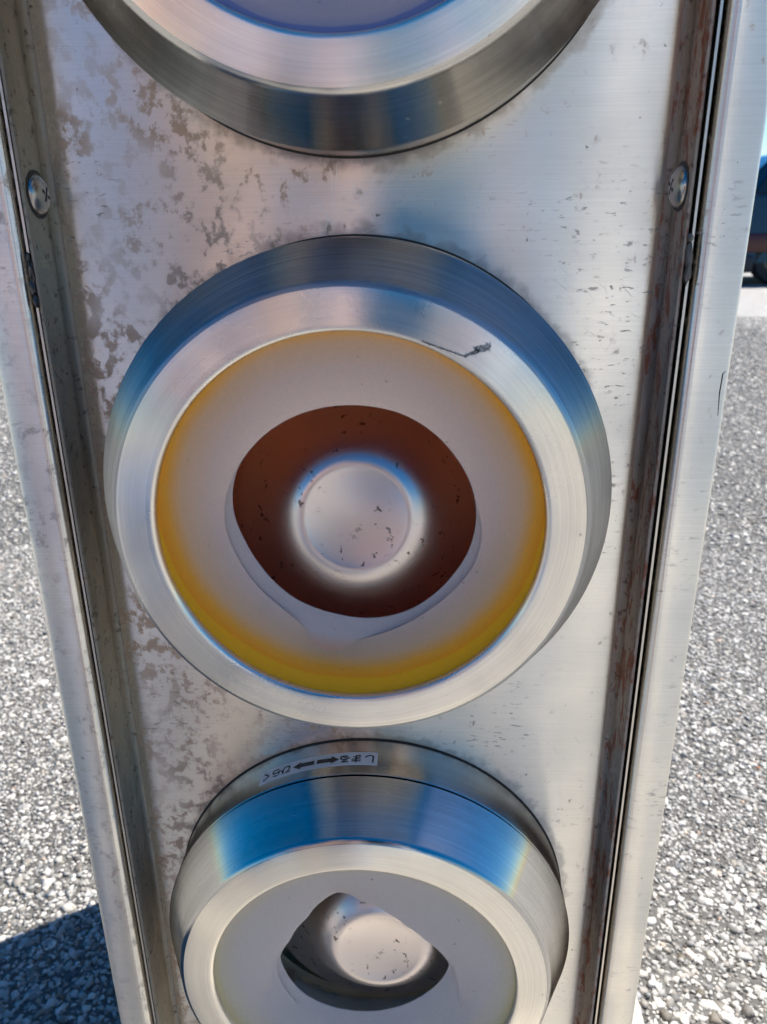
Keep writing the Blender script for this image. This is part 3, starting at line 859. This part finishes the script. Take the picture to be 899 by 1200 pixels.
def person():
    cx = -0.27
    root = tag(empty('person', (cx, -0.55, 0)), 'person crouching with a phone, reflected in the brushed steel front', 'person')
    skin = plain('skin', (0.52, 0.30, 0.22), 0.5)
    shirt = plain('pink_shirt', (0.66, 0.52, 0.47), 0.85)
    jeans = plain('blue_jeans', (0.07, 0.16, 0.38), 0.85)
    hair_m = plain('dark_hair', (0.02, 0.016, 0.013), 0.5)
    shoe_m = plain('shoe', (0.25, 0.25, 0.26), 0.6)
    pel, waist, chest, nb = (cx, -0.62, 0.30), (cx, -0.61, 0.46), (cx, -0.54, 0.68), (cx, -0.48, 0.86)
    body = [[(*pel, .13), (*waist, .12), (*chest, .14), (*nb, .07), (cx, -.455, .93, .055), (cx, -.44, .985, .075), (cx, -.435, 1.05, .092), (cx, -.44, 1.11, .07)]]
    sh_ch, je_ch = [[(*pel, .150), (*waist, .155), (*chest, .182), (*nb, .085)]], [[(*waist, .138), (*pel, .152)]]
    for s in (-1, 1):
        S_, E_, W_ = (cx + s * .18, -.50, .82), (cx + s * .25, -.29, .62), (0.0235 + s * .085, -.085, .665)
        K = (0.0235 + s * .070, -.045, .685)
        body.append([(*chest, .14), (*S_, .055), (*E_, .042), (*W_, .028), (*K, .026)])
        sh_ch.append([(*chest, .182), (*S_, .085), (cx + s * .222, -.375, .70, .066)])
        for f in range(4):
            b = (K[0], K[1] + .010, K[2] + .030 - f * .019)
            body.append([(*K, .026), (b[0] - s * .004, b[1], b[2], .0095), (b[0] - s * .006, b[1] + .022, b[2] + .002, .0085), (b[0] - s * .026, b[1] + .016, b[2] + .004, .007)])
        body.append([(*K, .026), (K[0] - s * .012, K[1] - .018, K[2] + .030, .011), (K[0] - s * .034, K[1] - .012, K[2] + .046, .009)])
        H_, N_, A_ = (cx + s * .10, -.62, .29), (cx + s * .20, -.26, .45), (cx + s * .18, -.47, .10)
        body.append([(*pel, .13), (*H_, .085), (*N_, .058), (*A_, .038), (cx + s * .19, -.40, .05, .036), (cx + s * .20, -.32, .035, .030)])
        je_ch.append([(*pel, .152), (*H_, .105), (*N_, .080), (cx + s * .19, -.37, .27, .070), (A_[0], A_[1], A_[2] + .02, .064)])
        link('shoe', lump([(cx + s * .19, -.40, .045), (cx + s * .20, -.30, .04), (cx + s * .185, -.48, .05)], [(.045, .11, .045), (.045, .07, .036), (.04, .05, .05)]), shoe_m, root)
    b = skinned(body, skin, 'body', root)
    skinned(sh_ch, shirt, 'shirt', root)
    skinned(je_ch, jeans, 'trousers', root)
    link('hair', lump([(cx, -.455, 1.085), (cx, -.475, 1.03)], [(.104, .104, .085), (.10, .085, .09)]), hair_m, root)
    for s in (-1, 1):
        link('eye', lump([(cx + s * .034, -.366, 1.055)], [(.014, .010, .009)]), plain('eye', (0.6, 0.58, 0.55), 0.2), root)
        link('ear', lump([(cx + s * .082, -.44, 1.045)], [(.012, .022, .034)]), skin, root)
    link('nose', lump([(cx, -.352, 1.025)], [(.015, .020, .026)]), skin, root)
    link('mouth', lump([(cx, -.363, .985)], [(.026, .010, .007)]), plain('lips', (0.45, 0.18, 0.16), 0.5), root)
person()
ph = link('phone', box(-0.037, 0.037, -0.004, 0.004, -0.125, 0.030, 0.0035), plain('phone_black', (0.015, 0.016, 0.02), 0.15), None, (0, 0, 0))
ph.matrix_world = Matrix.Translation(Vector((CAM_X, 0, CAM_Z)) - fwd * 0.012) @ Matrix((rt, fwd, up)).transposed().to_4x4()
tag(ph, 'black phone held by the crouching person, mirrored in the steel', 'phone')

# unseen white column, added for the bright upright streak at the panel's right
col = tag(empty('streak_column', (3.45, -14.3, 0)), 'tall white column added behind the camera for the brightest upright streak in the steel', 'column', None, 'thing')
col.rotation_euler = (0, 0, R(-28))
white = plain('white_render', (0.80, 0.79, 0.77), 0.7)
link('shaft', box(3.00, 3.90, -14.65, -13.95, 0.25, 7.6, 0.03), white, col)
link('base', box(3.00, 3.90, -14.73, -13.87, -0.02, 0.252, 0.02), concrete('column_concrete'), col)
link('cap', box(2.92, 3.98, -14.75, -13.85, 7.598, 7.80, 0.03), white, col)
